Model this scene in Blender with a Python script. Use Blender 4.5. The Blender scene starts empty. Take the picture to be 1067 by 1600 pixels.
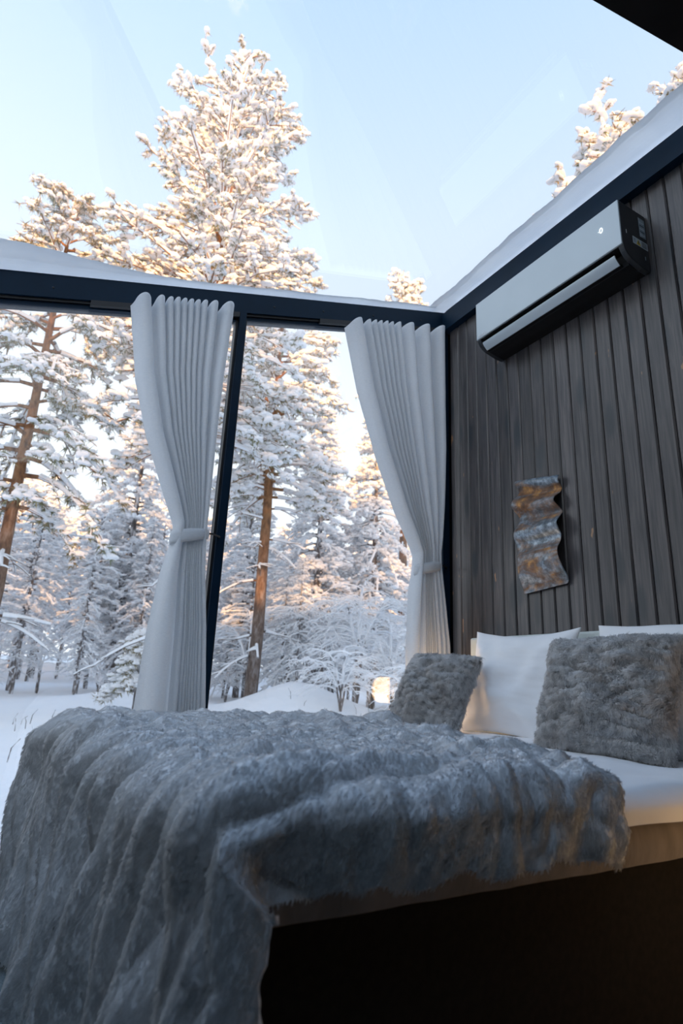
import bpy, math, random
import numpy as np
from mathutils import Vector, Matrix, noise

# ------------------------------------------------------------------ camera
scene = bpy.context.scene
col = scene.collection
CAM = Vector((-2.35, -2.792, 0.84))
cd = bpy.data.cameras.new('camera')
cam = bpy.data.objects.new('camera', cd)
col.objects.link(cam)
RIGHT = Vector((0.86596907, -0.49821056, 0.04340277))
UP = Vector((-0.17518572, -0.22091765, 0.9594297))
BACK = Vector((-0.46840957, -0.83844, -0.27858723))
M = Matrix((RIGHT, UP, BACK)).transposed().to_4x4()
M.translation = CAM
cam.matrix_world = M
cd.sensor_fit = 'VERTICAL'
cd.sensor_height = 36.0
cd.sensor_width = 24.0
cd.lens = 20.58
cd.clip_end = 400
cd.clip_start = 0.02
cd.dof.use_dof = True
cd.dof.focus_distance = 2.6
cd.dof.aperture_fstop = 3.2
scene.camera = cam

# ------------------------------------------------------------------ sky
world = bpy.data.worlds.new('winter_sky')
scene.world = world
world.use_nodes = True
wn = world.node_tree.nodes
wl = world.node_tree.links
wn.clear()
wo = wn.new('ShaderNodeOutputWorld')
wb = wn.new('ShaderNodeBackground')
wr = wn.new('ShaderNodeValToRGB')
ws = wn.new('ShaderNodeSeparateXYZ')
wt = wn.new('ShaderNodeTexCoord')
wl.new(wt.outputs['Generated'], ws.inputs[0])
wl.new(ws.outputs['Z'], wr.inputs[0])
wl.new(wr.outputs[0], wb.inputs['Color'])
wl.new(wb.outputs[0], wo.inputs[0])
e = wr.color_ramp.elements
e[0].position = 0.0
e[0].color = (0.73, 0.765, 0.81, 1)
e[1].position = 1.0
e[1].color = (0.26, 0.45, 0.78, 1)
for p, c in ((0.40, (0.69, 0.745, 0.81, 1)), (0.66, (0.54, 0.64, 0.785, 1)), (0.85, (0.39, 0.53, 0.745, 1))):
    n = e.new(p)
    n.color = c
wb.inputs['Strength'].default_value = 1.0

# low winter sun, far behind the camera to the left
sd = bpy.data.lights.new('low_sun', 'SUN')
sd.energy = 5.2
sd.color = (1.0, 0.51, 0.16)
sd.angle = math.radians(0.6)
sun = bpy.data.objects.new('low_sun', sd)
col.objects.link(sun)
SUN_EL = math.radians(4.5)
SUN_AZ = math.radians(24.0)
sdir = Vector((math.sin(SUN_AZ) * math.cos(SUN_EL), math.cos(SUN_AZ) * math.cos(SUN_EL), -math.sin(SUN_EL)))
sun.rotation_euler = sdir.to_track_quat('-Z', 'Y').to_euler()
sun.location = (-30, -80, 20)

scene.view_settings.view_transform = 'Standard'
scene.view_settings.look = 'None'
scene.view_settings.gamma = 1.0
scene.view_settings.use_curve_mapping = False
scene.view_settings.exposure = 0.70
scene.cycles.max_bounces = 16
scene.cycles.diffuse_bounces = 8
scene.cycles.transparent_max_bounces = 16

# ------------------------------------------------------------------ helpers
MATS = {}


def new_mat(name):
    m = bpy.data.materials.new(name)
    m.use_nodes = True
    nt = m.node_tree
    nt.nodes.clear()
    out = nt.nodes.new('ShaderNodeOutputMaterial')
    MATS[name] = m
    return m, nt, out


def ramp(nt, fac, stops):
    r = nt.nodes.new('ShaderNodeValToRGB')
    el = r.color_ramp.elements
    el[0].position, el[0].color = stops[0][0], (*stops[0][1], 1)
    el[1].position, el[1].color = stops[-1][0], (*stops[-1][1], 1)
    for p, c in stops[1:-1]:
        k = el.new(p)
        k.color = (*c, 1)
    nt.links.new(fac, r.inputs[0])
    return r.outputs[0]


def texcoord(nt, scale=(1, 1, 1), kind='Object', per_object=False):
    tc = nt.nodes.new('ShaderNodeTexCoord')
    mp = nt.nodes.new('ShaderNodeMapping')
    mp.inputs['Scale'].default_value = scale
    nt.links.new(tc.outputs[kind], mp.inputs[0])
    if per_object:
        oi = nt.nodes.new('ShaderNodeObjectInfo')
        mu = nt.nodes.new('ShaderNodeMath')
        mu.operation = 'MULTIPLY'
        mu.inputs[1].default_value = 53.0
        nt.links.new(oi.outputs['Random'], mu.inputs[0])
        cx = nt.nodes.new('ShaderNodeCombineXYZ')
        for i in range(3):
            nt.links.new(mu.outputs[0], cx.inputs[i])
        nt.links.new(cx.outputs[0], mp.inputs['Location'])
    return mp.outputs[0]


def ntex(nt, vec, scale, detail=3.0, rough=0.55, dist=0.0):
    t = nt.nodes.new('ShaderNodeTexNoise')
    t.inputs['Scale'].default_value = scale
    t.inputs['Detail'].default_value = detail
    t.inputs['Roughness'].default_value = rough
    t.inputs['Distortion'].default_value = dist
    nt.links.new(vec, t.inputs['Vector'])
    return t.outputs['Fac']


def bumpn(nt, h, strength=0.3, dist=0.01):
    b = nt.nodes.new('ShaderNodeBump')
    b.inputs['Strength'].default_value = strength
    b.inputs['Distance'].default_value = dist
    nt.links.new(h, b.inputs['Height'])
    return b.outputs[0]


def pbsdf(nt, out, color, rough=0.5, metal=0.0, spec=0.5, normal=None):
    b = nt.nodes.new('ShaderNodeBsdfPrincipled')
    if isinstance(color, tuple):
        b.inputs['Base Color'].default_value = (*color, 1)
    else:
        nt.links.new(color, b.inputs['Base Color'])
    if isinstance(rough, (int, float)):
        b.inputs['Roughness'].default_value = rough
    else:
        nt.links.new(rough, b.inputs['Roughness'])
    if isinstance(metal, (int, float)):
        b.inputs['Metallic'].default_value = metal
    else:
        nt.links.new(metal, b.inputs['Metallic'])
    b.inputs['Specular IOR Level'].default_value = spec
    if normal is not None:
        nt.links.new(normal, b.inputs['Normal'])
    nt.links.new(b.outputs[0], out.inputs[0])
    return b


def simple(name, c1, c2, scale, rough=0.6, metal=0.0, spec=0.5, bump=0.0, bscale=None, bdist=0.004, coords=(1, 1, 1), lo=0.35, hi=0.65):
    m, nt, out = new_mat(name)
    v = texcoord(nt, coords)
    f = ntex(nt, v, scale)
    c = ramp(nt, f, [(lo, c1), (hi, c2)])
    nrm = None
    if bump:
        nrm = bumpn(nt, ntex(nt, v, bscale or scale, 4.0), bump, bdist)
    pbsdf(nt, out, c, rough, metal, spec, nrm)
    return m


simple('snow', (0.91, 0.925, 0.945), (0.95, 0.955, 0.965), 1.4, 0.75, 0, 0.25, 0.25, 14.0, 0.03)
simple('tree_snow', (0.92, 0.93, 0.95), (0.96, 0.965, 0.97), 3.0, 0.8, 0, 0.2, 0.5, 9.0, 0.04)
simple('needles', (0.30, 0.24, 0.13), (0.22, 0.24, 0.14), 0.8, 0.7, 0, 0.2)
simple('frosted_needles', (0.60, 0.61, 0.63), (0.82, 0.84, 0.87), 1.5, 0.8, 0, 0.2)
simple('metal_dark', (0.004, 0.017, 0.036), (0.005, 0.020, 0.042), 8.0, 0.45, 0, 0.12, 0.03, 90.0, 0.001)
simple('metal_black', (0.010, 0.011, 0.013), (0.014, 0.015, 0.018), 8.0, 0.5, 0, 0.4)
simple('ceiling_black', (0.010, 0.009, 0.009), (0.016, 0.014, 0.013), 3.0, 0.8, 0, 0.2)
simple('wall_dark', (0.028, 0.024, 0.022), (0.045, 0.037, 0.033), 3.0, 0.65, 0, 0.3, 0.2, 20.0, 0.004, (6, 6, 0.5))
simple('bed_base', (0.012, 0.010, 0.008), (0.018, 0.014, 0.011), 60.0, 0.9, 0, 0.2, 0.3, 400.0, 0.001)
simple('sheet', (0.90, 0.90, 0.91), (0.93, 0.93, 0.935), 5.0, 0.75, 0, 0.25, 0.25, 9.0, 0.01)
simple('mattress_cloth', (0.20, 0.175, 0.155), (0.28, 0.245, 0.22), 6.0, 0.8, 0, 0.2, 0.4, 12.0, 0.01, (2.5, 1, 1))
simple('headboard', (0.62, 0.66, 0.63), (0.68, 0.72, 0.69), 25.0, 0.8, 0, 0.3, 0.2, 300.0, 0.001)
simple('ac_silver', (0.50, 0.56, 0.59), (0.53, 0.59, 0.62), 3.0, 0.36, 0.25, 0.5)
simple('ac_dark', (0.018, 0.021, 0.025), (0.024, 0.027, 0.031), 30.0, 0.42, 0, 0.4)
simple('ac_black', (0.006, 0.006, 0.007), (0.009, 0.009, 0.010), 30.0, 0.6, 0, 0.2)
simple('sticker', (0.50, 0.58, 0.64), (0.60, 0.67, 0.72), 60.0, 0.5)
simple('sticker_grey', (0.22, 0.30, 0.36), (0.40, 0.48, 0.54), 45.0, 0.5)
simple('print_dark', (0.05, 0.07, 0.09), (0.08, 0.10, 0.13), 60.0, 0.6)
simple('print_yellow', (0.75, 0.55, 0.05), (0.8, 0.6, 0.06), 60.0, 0.6)
simple('print_white', (0.85, 0.88, 0.9), (0.9, 0.92, 0.94), 60.0, 0.6)
simple('lamp_brass', (0.45, 0.25, 0.10), (0.5, 0.3, 0.13), 30.0, 0.35, 0.8)
simple('gap_black', (0.004, 0.004, 0.005), (0.006, 0.006, 0.007), 5.0, 0.9, 0, 0.1)

# snow lying on the roof glass, thin enough to glow through
m, nt, out = new_mat('roof_snow')
v = texcoord(nt)
f = ntex(nt, v, 6.0, 4.0)
cc = ramp(nt, f, [(0.3, (0.86, 0.88, 0.91)), (0.7, (0.94, 0.95, 0.96))])
db = nt.nodes.new('ShaderNodeBsdfDiffuse')
tl = nt.nodes.new('ShaderNodeBsdfTranslucent')
nt.links.new(cc, db.inputs['Color'])
nt.links.new(cc, tl.inputs['Color'])
nt.links.new(bumpn(nt, ntex(nt, v, 22.0, 4.0), 0.5, 0.02), db.inputs['Normal'])
ms = nt.nodes.new('ShaderNodeMixShader')
ms.inputs[0].default_value = 0.85
nt.links.new(db.outputs[0], ms.inputs[1])
nt.links.new(tl.outputs[0], ms.inputs[2])
nt.links.new(ms.outputs[0], out.inputs[0])

# pine bark: orange flaky upper trunk, grey brown plates below
m, nt, out = new_mat('bark')
v = texcoord(nt, (1, 1, 0.35))
f = ntex(nt, v, 9.0, 4.0, 0.65)
c1 = ramp(nt, f, [(0.30, (0.11, 0.06, 0.04)), (0.50, (0.29, 0.145, 0.07)), (0.72, (0.42, 0.225, 0.11))])
c0 = ramp(nt, f, [(0.30, (0.07, 0.055, 0.05)), (0.52, (0.17, 0.13, 0.11)), (0.70, (0.34, 0.31, 0.30))])
zs_ = nt.nodes.new('ShaderNodeSeparateXYZ')
nt.links.new(texcoord(nt), zs_.inputs[0])
zm = nt.nodes.new('ShaderNodeMapRange')
zm.inputs[1].default_value = 1.5
zm.inputs[2].default_value = 5.5
nt.links.new(zs_.outputs['Z'], zm.inputs[0])
mxb = nt.nodes.new('ShaderNodeMix')
mxb.data_type = 'RGBA'
nt.links.new(zm.outputs[0], mxb.inputs[0])
nt.links.new(c0, mxb.inputs[6])
nt.links.new(c1, mxb.inputs[7])
c1 = mxb.outputs[2]
pbsdf(nt, out, c1, 0.85, 0, 0.15, bumpn(nt, f, 0.8, 0.03))
m, nt, out = new_mat('bark_grey')
v = texcoord(nt, (1, 1, 0.35))
f = ntex(nt, v, 8.0, 4.0, 0.65)
c1 = ramp(nt, f, [(0.33, (0.11, 0.095, 0.09)), (0.48, (0.20, 0.175, 0.165)), (0.55, (0.50, 0.49, 0.50)), (0.62, (0.80, 0.82, 0.85))])
pbsdf(nt, out, c1, 0.9, 0, 0.15, bumpn(nt, f, 0.6, 0.02))

# dark stained boards with grain, knots and chipped edges
m, nt, out = new_mat('stained_board')
v = texcoord(nt, (1, 1, 0.045), 'Object', True)
g = ntex(nt, v, 70.0, 5.0, 0.6, 0.6)
gc = ramp(nt, g, [(0.30, (0.026, 0.024, 0.026)), (0.50, (0.060, 0.054, 0.055)), (0.72, (0.118, 0.100, 0.095))])
v2 = texcoord(nt, (1, 1, 0.28), 'Object', True)
vo = nt.nodes.new('ShaderNodeTexVoronoi')
vo.inputs['Scale'].default_value = 9.0
nt.links.new(v2, vo.inputs['Vector'])
k = ramp(nt, vo.outputs['Distance'], [(0.0, (0.0, 0.0, 0.0)), (0.17, (0.2, 0.2, 0.2)), (0.30, (1, 1, 1))])
mx = nt.nodes.new('ShaderNodeMix')
mx.data_type = 'RGBA'
mx.inputs[6].default_value = (0.022, 0.028, 0.034, 1)
nt.links.new(k, mx.inputs[0])
nt.links.new(gc, mx.inputs[7])
ch = ntex(nt, texcoord(nt, (1, 1, 0.3), 'Object', True), 26.0, 2.0, 0.5)
chm = ramp(nt, ch, [(0.735, (0, 0, 0)), (0.76, (1, 1, 1))])
mx2 = nt.nodes.new('ShaderNodeMix')
mx2.data_type = 'RGBA'
nt.links.new(chm, mx2.inputs[0])
nt.links.new(mx.outputs[2], mx2.inputs[6])
mx2.inputs[7].default_value = (0.30, 0.16, 0.08, 1)
oi = nt.nodes.new('ShaderNodeObjectInfo')
hs = nt.nodes.new('ShaderNodeHueSaturation')
mr = nt.nodes.new('ShaderNodeMapRange')
mr.inputs[3].default_value = 0.8
mr.inputs[4].default_value = 1.35
nt.links.new(oi.outputs['Random'], mr.inputs[0])
nt.links.new(mr.outputs[0], hs.inputs['Value'])
nt.links.new(mx2.outputs[2], hs.inputs['Color'])
pbsdf(nt, out, hs.outputs[0], 0.36, 0, 0.7, bumpn(nt, g, 0.25, 0.002))

# galvanised sheet with rust
m, nt, out = new_mat('rusty_sheet')
v = texcoord(nt, (1, 1, 1))
sp = ntex(nt, v, 36.0, 4.0, 0.65)
base = ramp(nt, sp, [(0.35, (0.13, 0.15, 0.165)), (0.5, (0.24, 0.28, 0.31)), (0.74, (0.50, 0.56, 0.62))])
ru = ntex(nt, texcoord(nt, (1, 0.5, 1.4)), 6.0, 4.0, 0.65, 0.8)
rm = ramp(nt, ru, [(0.44, (0, 0, 0)), (0.60, (1, 1, 1))])
rc = ramp(nt, ntex(nt, v, 22.0, 4.0), [(0.3, (0.06, 0.035, 0.022)), (0.52, (0.22, 0.10, 0.04)), (0.72, (0.62, 0.30, 0.07))])
mx = nt.nodes.new('ShaderNodeMix')
mx.data_type = 'RGBA'
nt.links.new(rm, mx.inputs[0])
nt.links.new(base, mx.inputs[6])
nt.links.new(rc, mx.inputs[7])
inv = nt.nodes.new('ShaderNodeMath')
inv.operation = 'SUBTRACT'
inv.inputs[0].default_value = 0.85
nt.links.new(rm, inv.inputs[1])
inv.use_clamp = True
pbsdf(nt, out, mx.outputs[2], 0.45, inv.outputs[0], 0.5, bumpn(nt, sp, 0.2, 0.002))

# woven curtain, lets some light through
m, nt, out = new_mat('curtain_cloth')
v = texcoord(nt, (1, 1, 3.0))
w1 = ntex(nt, texcoord(nt, (1, 1, 9.0)), 70.0, 3.0, 0.6)
cc = ramp(nt, w1, [(0.32, (0.82, 0.84, 0.86)), (0.68, (0.93, 0.94, 0.95))])
db = nt.nodes.new('ShaderNodeBsdfDiffuse')
tl = nt.nodes.new('ShaderNodeBsdfTranslucent')
nt.links.new(cc, db.inputs['Color'])
nt.links.new(cc, tl.inputs['Color'])
nb = bumpn(nt, w1, 0.25, 0.002)
nt.links.new(nb, db.inputs['Normal'])
ms = nt.nodes.new('ShaderNodeMixShader')
ms.inputs[0].default_value = 0.48
nt.links.new(db.outputs[0], ms.inputs[1])
nt.links.new(tl.outputs[0], ms.inputs[2])
nt.links.new(ms.outputs[0], out.inputs[0])

# carpet
m, nt, out = new_mat('carpet')
v = texcoord(nt, (1, 1, 1))
f = ntex(nt, v, 260.0, 2.0, 0.7)
c1 = ramp(nt, f, [(0.38, (0.10, 0.13, 0.14)), (0.62, (0.36, 0.42, 0.44))])
pbsdf(nt, out, c1, 0.95, 0, 0.1, bumpn(nt, f, 0.6, 0.004))

# fur: soft grey with warmer brown drifts
for nm, dark, mid, light in (('fur_throw', (0.82, 0.81, 0.805), (0.91, 0.905, 0.90), (0.95, 0.95, 0.945)),
                             ('fur_cushion', (0.72, 0.68, 0.655), (0.88, 0.865, 0.855), (0.95, 0.945, 0.94))):
    m, nt, out = new_mat(nm)
    v = texcoord(nt, (1, 1, 1))
    f = ntex(nt, v, 9.0, 4.0, 0.6)
    c1 = ramp(nt, f, [(0.32, dark), (0.5, mid), (0.68, light)])
    pbsdf(nt, out, c1, 0.9, 0, 0.0)
    # the strands are shaded with the lie of the pelt they grow from
    m, nt, out = new_mat(nm + '_pile')
    v = texcoord(nt, (1, 1, 1))
    c1 = ramp(nt, ntex(nt, v, 9.0, 4.0, 0.6), [(0.32, dark), (0.5, mid), (0.68, light)])
    ta = nt.nodes.new('ShaderNodeAttribute')
    ta.attribute_name = 'tuft_tone'
    hv = nt.nodes.new('ShaderNodeHueSaturation')
    nt.links.new(ta.outputs['Fac'], hv.inputs['Value'])
    nt.links.new(c1, hv.inputs['Color'])
    c1 = hv.outputs[0]
    at_ = nt.nodes.new('ShaderNodeAttribute')
    at_.attribute_name = 'pelt_normal'
    vt = nt.nodes.new('ShaderNodeVectorTransform')
    vt.vector_type = 'NORMAL'
    vt.convert_from, vt.convert_to = 'OBJECT', 'WORLD'
    nt.links.new(at_.outputs['Vector'], vt.inputs[0])
    d_ = nt.nodes.new('ShaderNodeBsdfDiffuse')
    nt.links.new(c1, d_.inputs['Color'])
    nt.links.new(vt.outputs[0], d_.inputs['Normal'])
    nt.links.new(d_.outputs[0], out.inputs[0])

# window glass: clear sheet, reflects a little at every face
m, nt, out = new_mat('glass')
lw = nt.nodes.new('ShaderNodeLayerWeight')
lw.inputs['Blend'].default_value = 0.5
pw = nt.nodes.new('ShaderNodeMath')
pw.operation = 'POWER'
pw.inputs[1].default_value = 5.0
nt.links.new(lw.outputs['Facing'], pw.inputs[0])
ma = nt.nodes.new('ShaderNodeMath')
ma.operation = 'MULTIPLY_ADD'
ma.inputs[1].default_value = 0.92
ma.inputs[2].default_value = 0.045
nt.links.new(pw.outputs[0], ma.inputs[0])
tr = nt.nodes.new('ShaderNodeBsdfTransparent')
tr.inputs['Color'].default_value = (0.985, 0.99, 0.99, 1)
gl = nt.nodes.new('ShaderNodeBsdfGlossy')
gl.inputs['Roughness'].default_value = 0.0
gl.inputs['Color'].default_value = (1, 1, 1, 1)
ms = nt.nodes.new('ShaderNodeMixShader')
nt.links.new(ma.outputs[0], ms.inputs[0])
nt.links.new(tr.outputs[0], ms.inputs[1])
nt.links.new(gl.outputs[0], ms.inputs[2])
nt.links.new(ms.outputs[0], out.inputs[0])

# lit figure on the display
m, nt, out = new_mat('display_light')
em = nt.nodes.new('ShaderNodeEmission')
em.inputs['Color'].default_value = (0.85, 0.95, 1.0, 1)
em.inputs['Strength'].default_value = 1.1
nt.links.new(em.outputs[0], out.inputs[0])

# lit lamp globe
m, nt, out = new_mat('lamp_globe')
em = nt.nodes.new('ShaderNodeEmission')
em.inputs['Color'].default_value = (1.0, 0.62, 0.30, 1)
em.inputs['Strength'].default_value = 7.0
nt.links.new(em.outputs[0], out.inputs[0])


def mesh_obj(name, verts, faces, mat=None, parent=None, smooth=False):
    """faces: an (n,k) array or a list of index tuples"""
    me = bpy.data.meshes.new(name)
    verts = np.asarray(verts, dtype=np.float32)
    if isinstance(faces, np.ndarray):
        n, k = faces.shape
        me.vertices.add(len(verts))
        me.vertices.foreach_set('co', verts.ravel())
        me.loops.add(n * k)
        me.loops.foreach_set('vertex_index', faces.astype(np.int32).ravel())
        me.polygons.add(n)
        me.polygons.foreach_set('loop_start', np.arange(0, n * k, k, dtype=np.int32))
        me.update(calc_edges=True)
        me.validate()
    else:
        me.from_pydata([tuple(map(float, q)) for q in verts], [], faces)
        me.update()
    if smooth:
        me.polygons.foreach_set('use_smooth', np.ones(len(me.polygons), dtype=bool))
    if mat:
        me.materials.append(MATS[mat])
    o = bpy.data.objects.new(name, me)
    col.objects.link(o)
    if parent is not None:
        o.parent = parent
    return o


def empty(name, loc=(0, 0, 0)):
    o = bpy.data.objects.new(name, None)
    o.empty_display_size = 0.2
    o.location = loc
    col.objects.link(o)
    return o


def tag(o, label=None, cat=None, group=None, kind=None):
    for key, val in (('label', label), ('category', cat), ('group', group), ('kind', kind)):
        if val:
            o[key] = val
    return o


def box(name, a, b, mat, parent=None, bevel=0.0):
    x0, y0, z0 = a
    x1, y1, z1 = b
    vs = [(x0, y0, z0), (x1, y0, z0), (x1, y1, z0), (x0, y1, z0), (x0, y0, z1), (x1, y0, z1), (x1, y1, z1), (x0, y1, z1)]
    fs = [(0, 3, 2, 1), (4, 5, 6, 7), (0, 1, 5, 4), (1, 2, 6, 5), (2, 3, 7, 6), (3, 0, 4, 7)]
    o = mesh_obj(name, vs, fs, mat, parent)
    if bevel:
        md = o.modifiers.new('bevel', 'BEVEL')
        md.width = bevel
        md.segments = 3
        md.limit_method = 'ANGLE'
    return o


def extrude(name, prof, path, mat, parent=None, smooth=False):
    """prof: closed outline points; path: function outline point, k -> xyz for each k of the ends"""
    n = len(prof)
    vs = [path(p, 0) for p in prof] + [path(p, 1) for p in prof]
    fs = [tuple(range(n)), tuple(range(2 * n - 1, n - 1, -1))]
    for i in range(n):
        j = (i + 1) % n
        fs.append((i, i + n, j + n, j))
    return mesh_obj(name, vs, fs, mat, parent, smooth)


def grid_faces(nu, nv, closed_u=False):
    i, j = np.meshgrid(np.arange(nu if closed_u else nu - 1), np.arange(nv - 1), indexing='ij')
    i2 = (i + 1) % nu
    return np.stack([i * nv + j, i2 * nv + j, i2 * nv + j + 1, i * nv + j + 1], -1).reshape(-1, 4)


def tube_arrays(paths, sides=5):
    V, F, base = [], [], 0
    ang = np.arange(sides) * 2 * math.pi / sides
    ca, sa = np.cos(ang), np.sin(ang)
    for pts, rad in paths:
        pts = np.asarray(pts, float)
        rad = np.asarray(rad, float)
        n = len(pts)
        t = np.gradient(pts, axis=0)
        t /= (np.linalg.norm(t, axis=1, keepdims=True) + 1e-9)
        ref = np.where(np.abs(t[:, 2:3]) > 0.9, np.array([[1.0, 0, 0]]), np.array([[0, 0, 1.0]]))
        a = np.cross(t, ref)
        a /= (np.linalg.norm(a, axis=1, keepdims=True) + 1e-9)
        b = np.cross(t, a)
        ring = pts[:, None, :] + rad[:, None, None] * (a[:, None, :] * ca[None, :, None] + b[:, None, :] * sa[None, :, None])
        V.append(ring.reshape(-1, 3))
        i, j = np.meshgrid(np.arange(n - 1), np.arange(sides), indexing='ij')
        j2 = (j + 1) % sides
        F.append((np.stack([i * sides + j, i * sides + j2, (i + 1) * sides + j2, (i + 1) * sides + j], -1).reshape(-1, 4)) + base)
        base += n * sides
    return np.concatenate(V), np.concatenate(F)


def tubes(name, paths, mat, parent=None, sides=6):
    V, F = tube_arrays(paths, sides)
    return mesh_obj(name, V, F, mat, parent, True)


def ico(level):
    t = (1 + 5 ** 0.5) / 2
    v = [(-1, t, 0), (1, t, 0), (-1, -t, 0), (1, -t, 0), (0, -1, t), (0, 1, t), (0, -1, -t), (0, 1, -t), (t, 0, -1), (t, 0, 1), (-t, 0, -1), (-t, 0, 1)]
    f = [(0, 11, 5), (0, 5, 1), (0, 1, 7), (0, 7, 10), (0, 10, 11), (1, 5, 9), (5, 11, 4), (11, 10, 2), (10, 7, 6), (7, 1, 8),
         (3, 9, 4), (3, 4, 2), (3, 2, 6), (3, 6, 8), (3, 8, 9), (4, 9, 5), (2, 4, 11), (6, 2, 10), (8, 6, 7), (9, 8, 1)]
    v = [np.array(p) / np.linalg.norm(p) for p in v]
    for _ in range(level):
        cache, nf = {}, []

        def mid(a, b):
            key = (min(a, b), max(a, b))
            if key not in cache:
                p = v[a] + v[b]
                v.append(p / np.linalg.norm(p))
                cache[key] = len(v) - 1
            return cache[key]
        for a, b, c in f:
            ab, bc, ca_ = mid(a, b), mid(b, c), mid(c, a)
            nf += [(a, ab, ca_), (b, bc, ab), (c, ca_, bc), (ab, bc, ca_)]
        f = nf
    return np.array(v), np.array(f)


ICO = {0: ico(0), 1: ico(1), 2: ico(2)}


def fbm(x, y, z=0.0, oct=3):
    s, a, f = 0.0, 1.0, 1.0
    for _ in range(oct):
        s += a * noise.noise((x * f, y * f, z * f + 7.3))
        a *= 0.5
        f *= 2.03
    return s


# ------------------------------------------------------------------ cabin shell
SLOPE = 0.297
XL, YB = -3.2, -4.4          # left end wall, back wall
YC = -1.943                  # where the glass roof ends and the closed ceiling begins


def zroof(x):
    return 3.402 + SLOPE * x


tag(box('floor', (XL, YB, -0.10), (0.12, 0.0, 0.0), 'carpet'), kind='structure')

wall = box('wall_right', (0.012, YB, 0.0), (0.12, 0.02, 3.36), 'gap_black')
tag(wall, kind='structure')
PITCH = 0.0863
bw = PITCH - 0.003
prof = [(0.013, 0.0), (0.006, 0.0), (0.0, -0.0065), (0.0, -(bw - 0.0065)), (0.006, -bw), (0.013, -bw)]
bm_ = None
rb = random.Random(5)
for k in range(50):
    if bm_ is None:
        o = extrude('board', prof, lambda p, kk: (p[0], p[1], 0.002 + kk * 3.24), 'stained_board', wall)
        bm_ = o.data
    else:
        o = bpy.data.objects.new('board', bm_)
        col.objects.link(o)
        o.parent = wall
    o.location = (-rb.uniform(0.0, 0.0015), -0.018 - k * PITCH, 0)

tag(box('wall_left', (XL - 0.1, YB, 0), (XL, -2.0, zroof(XL)), 'wall_dark'), kind='structure')
w3 = empty('added_window', (0, 0, 0))  # unseen left glazing, added to bring more daylight onto bed and pillows
tag(w3, kind='structure')
ZH, ZS = zroof(XL) - 0.14, 1.10
for y_ in (-2.0, -1.02, -0.04):
    box('post', (XL - 0.08, y_, ZS), (XL - 0.02, y_ + 0.04, ZH), 'metal_dark', w3)
box('sill_panel', (XL - 0.08, -2.0, 0.0), (XL - 0.02, 0.0, ZS), 'wall_dark', w3)
box('head_frame', (XL - 0.08, -2.0, ZH), (XL - 0.02, 0.0, ZH + 0.10), 'metal_dark', w3)
for y_ in (-1.96, -0.98):
    vs = []
    for x_ in (XL - 0.05, XL - 0.06):
        vs += [(x_, y_, ZS), (x_, y_ + 0.94, ZS), (x_, y_ + 0.94, ZH), (x_, y_, ZH)]
    mesh_obj('pane', vs, [(0, 1, 2, 3), (7, 6, 5, 4)], 'glass', w3)
extr = [(XL - 0.1, 0.0), (0.12, 0.0), (0.12, zroof(0.12)), (XL - 0.1, zroof(XL - 0.1))]
tag(extrude('wall_back', extr, lambda p, k: (p[0], YB - 0.1 * k, p[1]), 'wall_dark'), kind='structure')
XC, YG = -1.15, -3.6          # unseen roof glass added for light, to YG left of XC; right of it the ceiling is closed
for n_, xa_, xb_, ya_ in ((0, XC, 0.12, YC), (1, XL - 0.1, XC, YG)):
    cl = [(xa_, zroof(xa_) - 0.03), (xb_, zroof(xb_) - 0.03), (xb_, zroof(xb_) + 0.16), (xa_, zroof(xa_) + 0.16)]
    tag(extrude('ceiling', cl, lambda p, k: (p[0], (ya_ if k == 0 else YB - 0.1), p[1]), 'ceiling_black'), kind='structure')

# beam over the glass wall, follows the roof slope


def zb(x):
    return 3.253 + SLOPE * x


beam = [(0.0, 0.0), (0.0, 0.112), (0.012, 0.112), (0.012, 0.124), (0.022, 0.124), (0.022, 0.138), (0.03, 0.138), (0.03, 0.146), (0.13, 0.146), (0.13, 0.0)]
o = extrude('trim_1', beam, lambda p, k: ((XL if k == 0 else 0.12), p[0], zb(XL if k == 0 else 0.12) + p[1]), 'metal_dark')
tag(o, kind='structure')
for i, x in enumerate((-2.42, -2.02, -1.30, -0.98, -0.62, -0.24)):
    s = mesh_obj('screw', ICO[1][0] * np.array([0.006, 0.003, 0.006]) + np.array([x, -0.0005, zb(x) + 0.052]), ICO[1][1], 'metal_black', o, True)
# beam over the board wall, level
beam2 = [(-0.05, 3.212), (0.013, 3.212), (0.013, 3.39), (-0.018, 3.39), (-0.018, 3.378), (-0.026, 3.378), (-0.026, 3.366), (-0.036, 3.366), (-0.036, 3.352), (-0.05, 3.352)]
o = extrude('trim_2', beam2, lambda p, k: (p[0], (0.0 if k == 0 else YC - 0.05), p[1]), 'metal_dark')
tag(o, kind='structure')

# glass wall
win = empty('window_1', (0, 0, 0))
tag(win, kind='structure')


def sloped_bar(name, x0, x1, y0, y1, dz0, dz1, mat, parent):
    pr = [(y0, dz0), (y0, dz1), (y1, dz1), (y1, dz0)]
    return extrude(name, pr, lambda p, k: ((x0 if k == 0 else x1), p[0], zb(x0 if k == 0 else x1) + p[1]), mat, parent)


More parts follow.
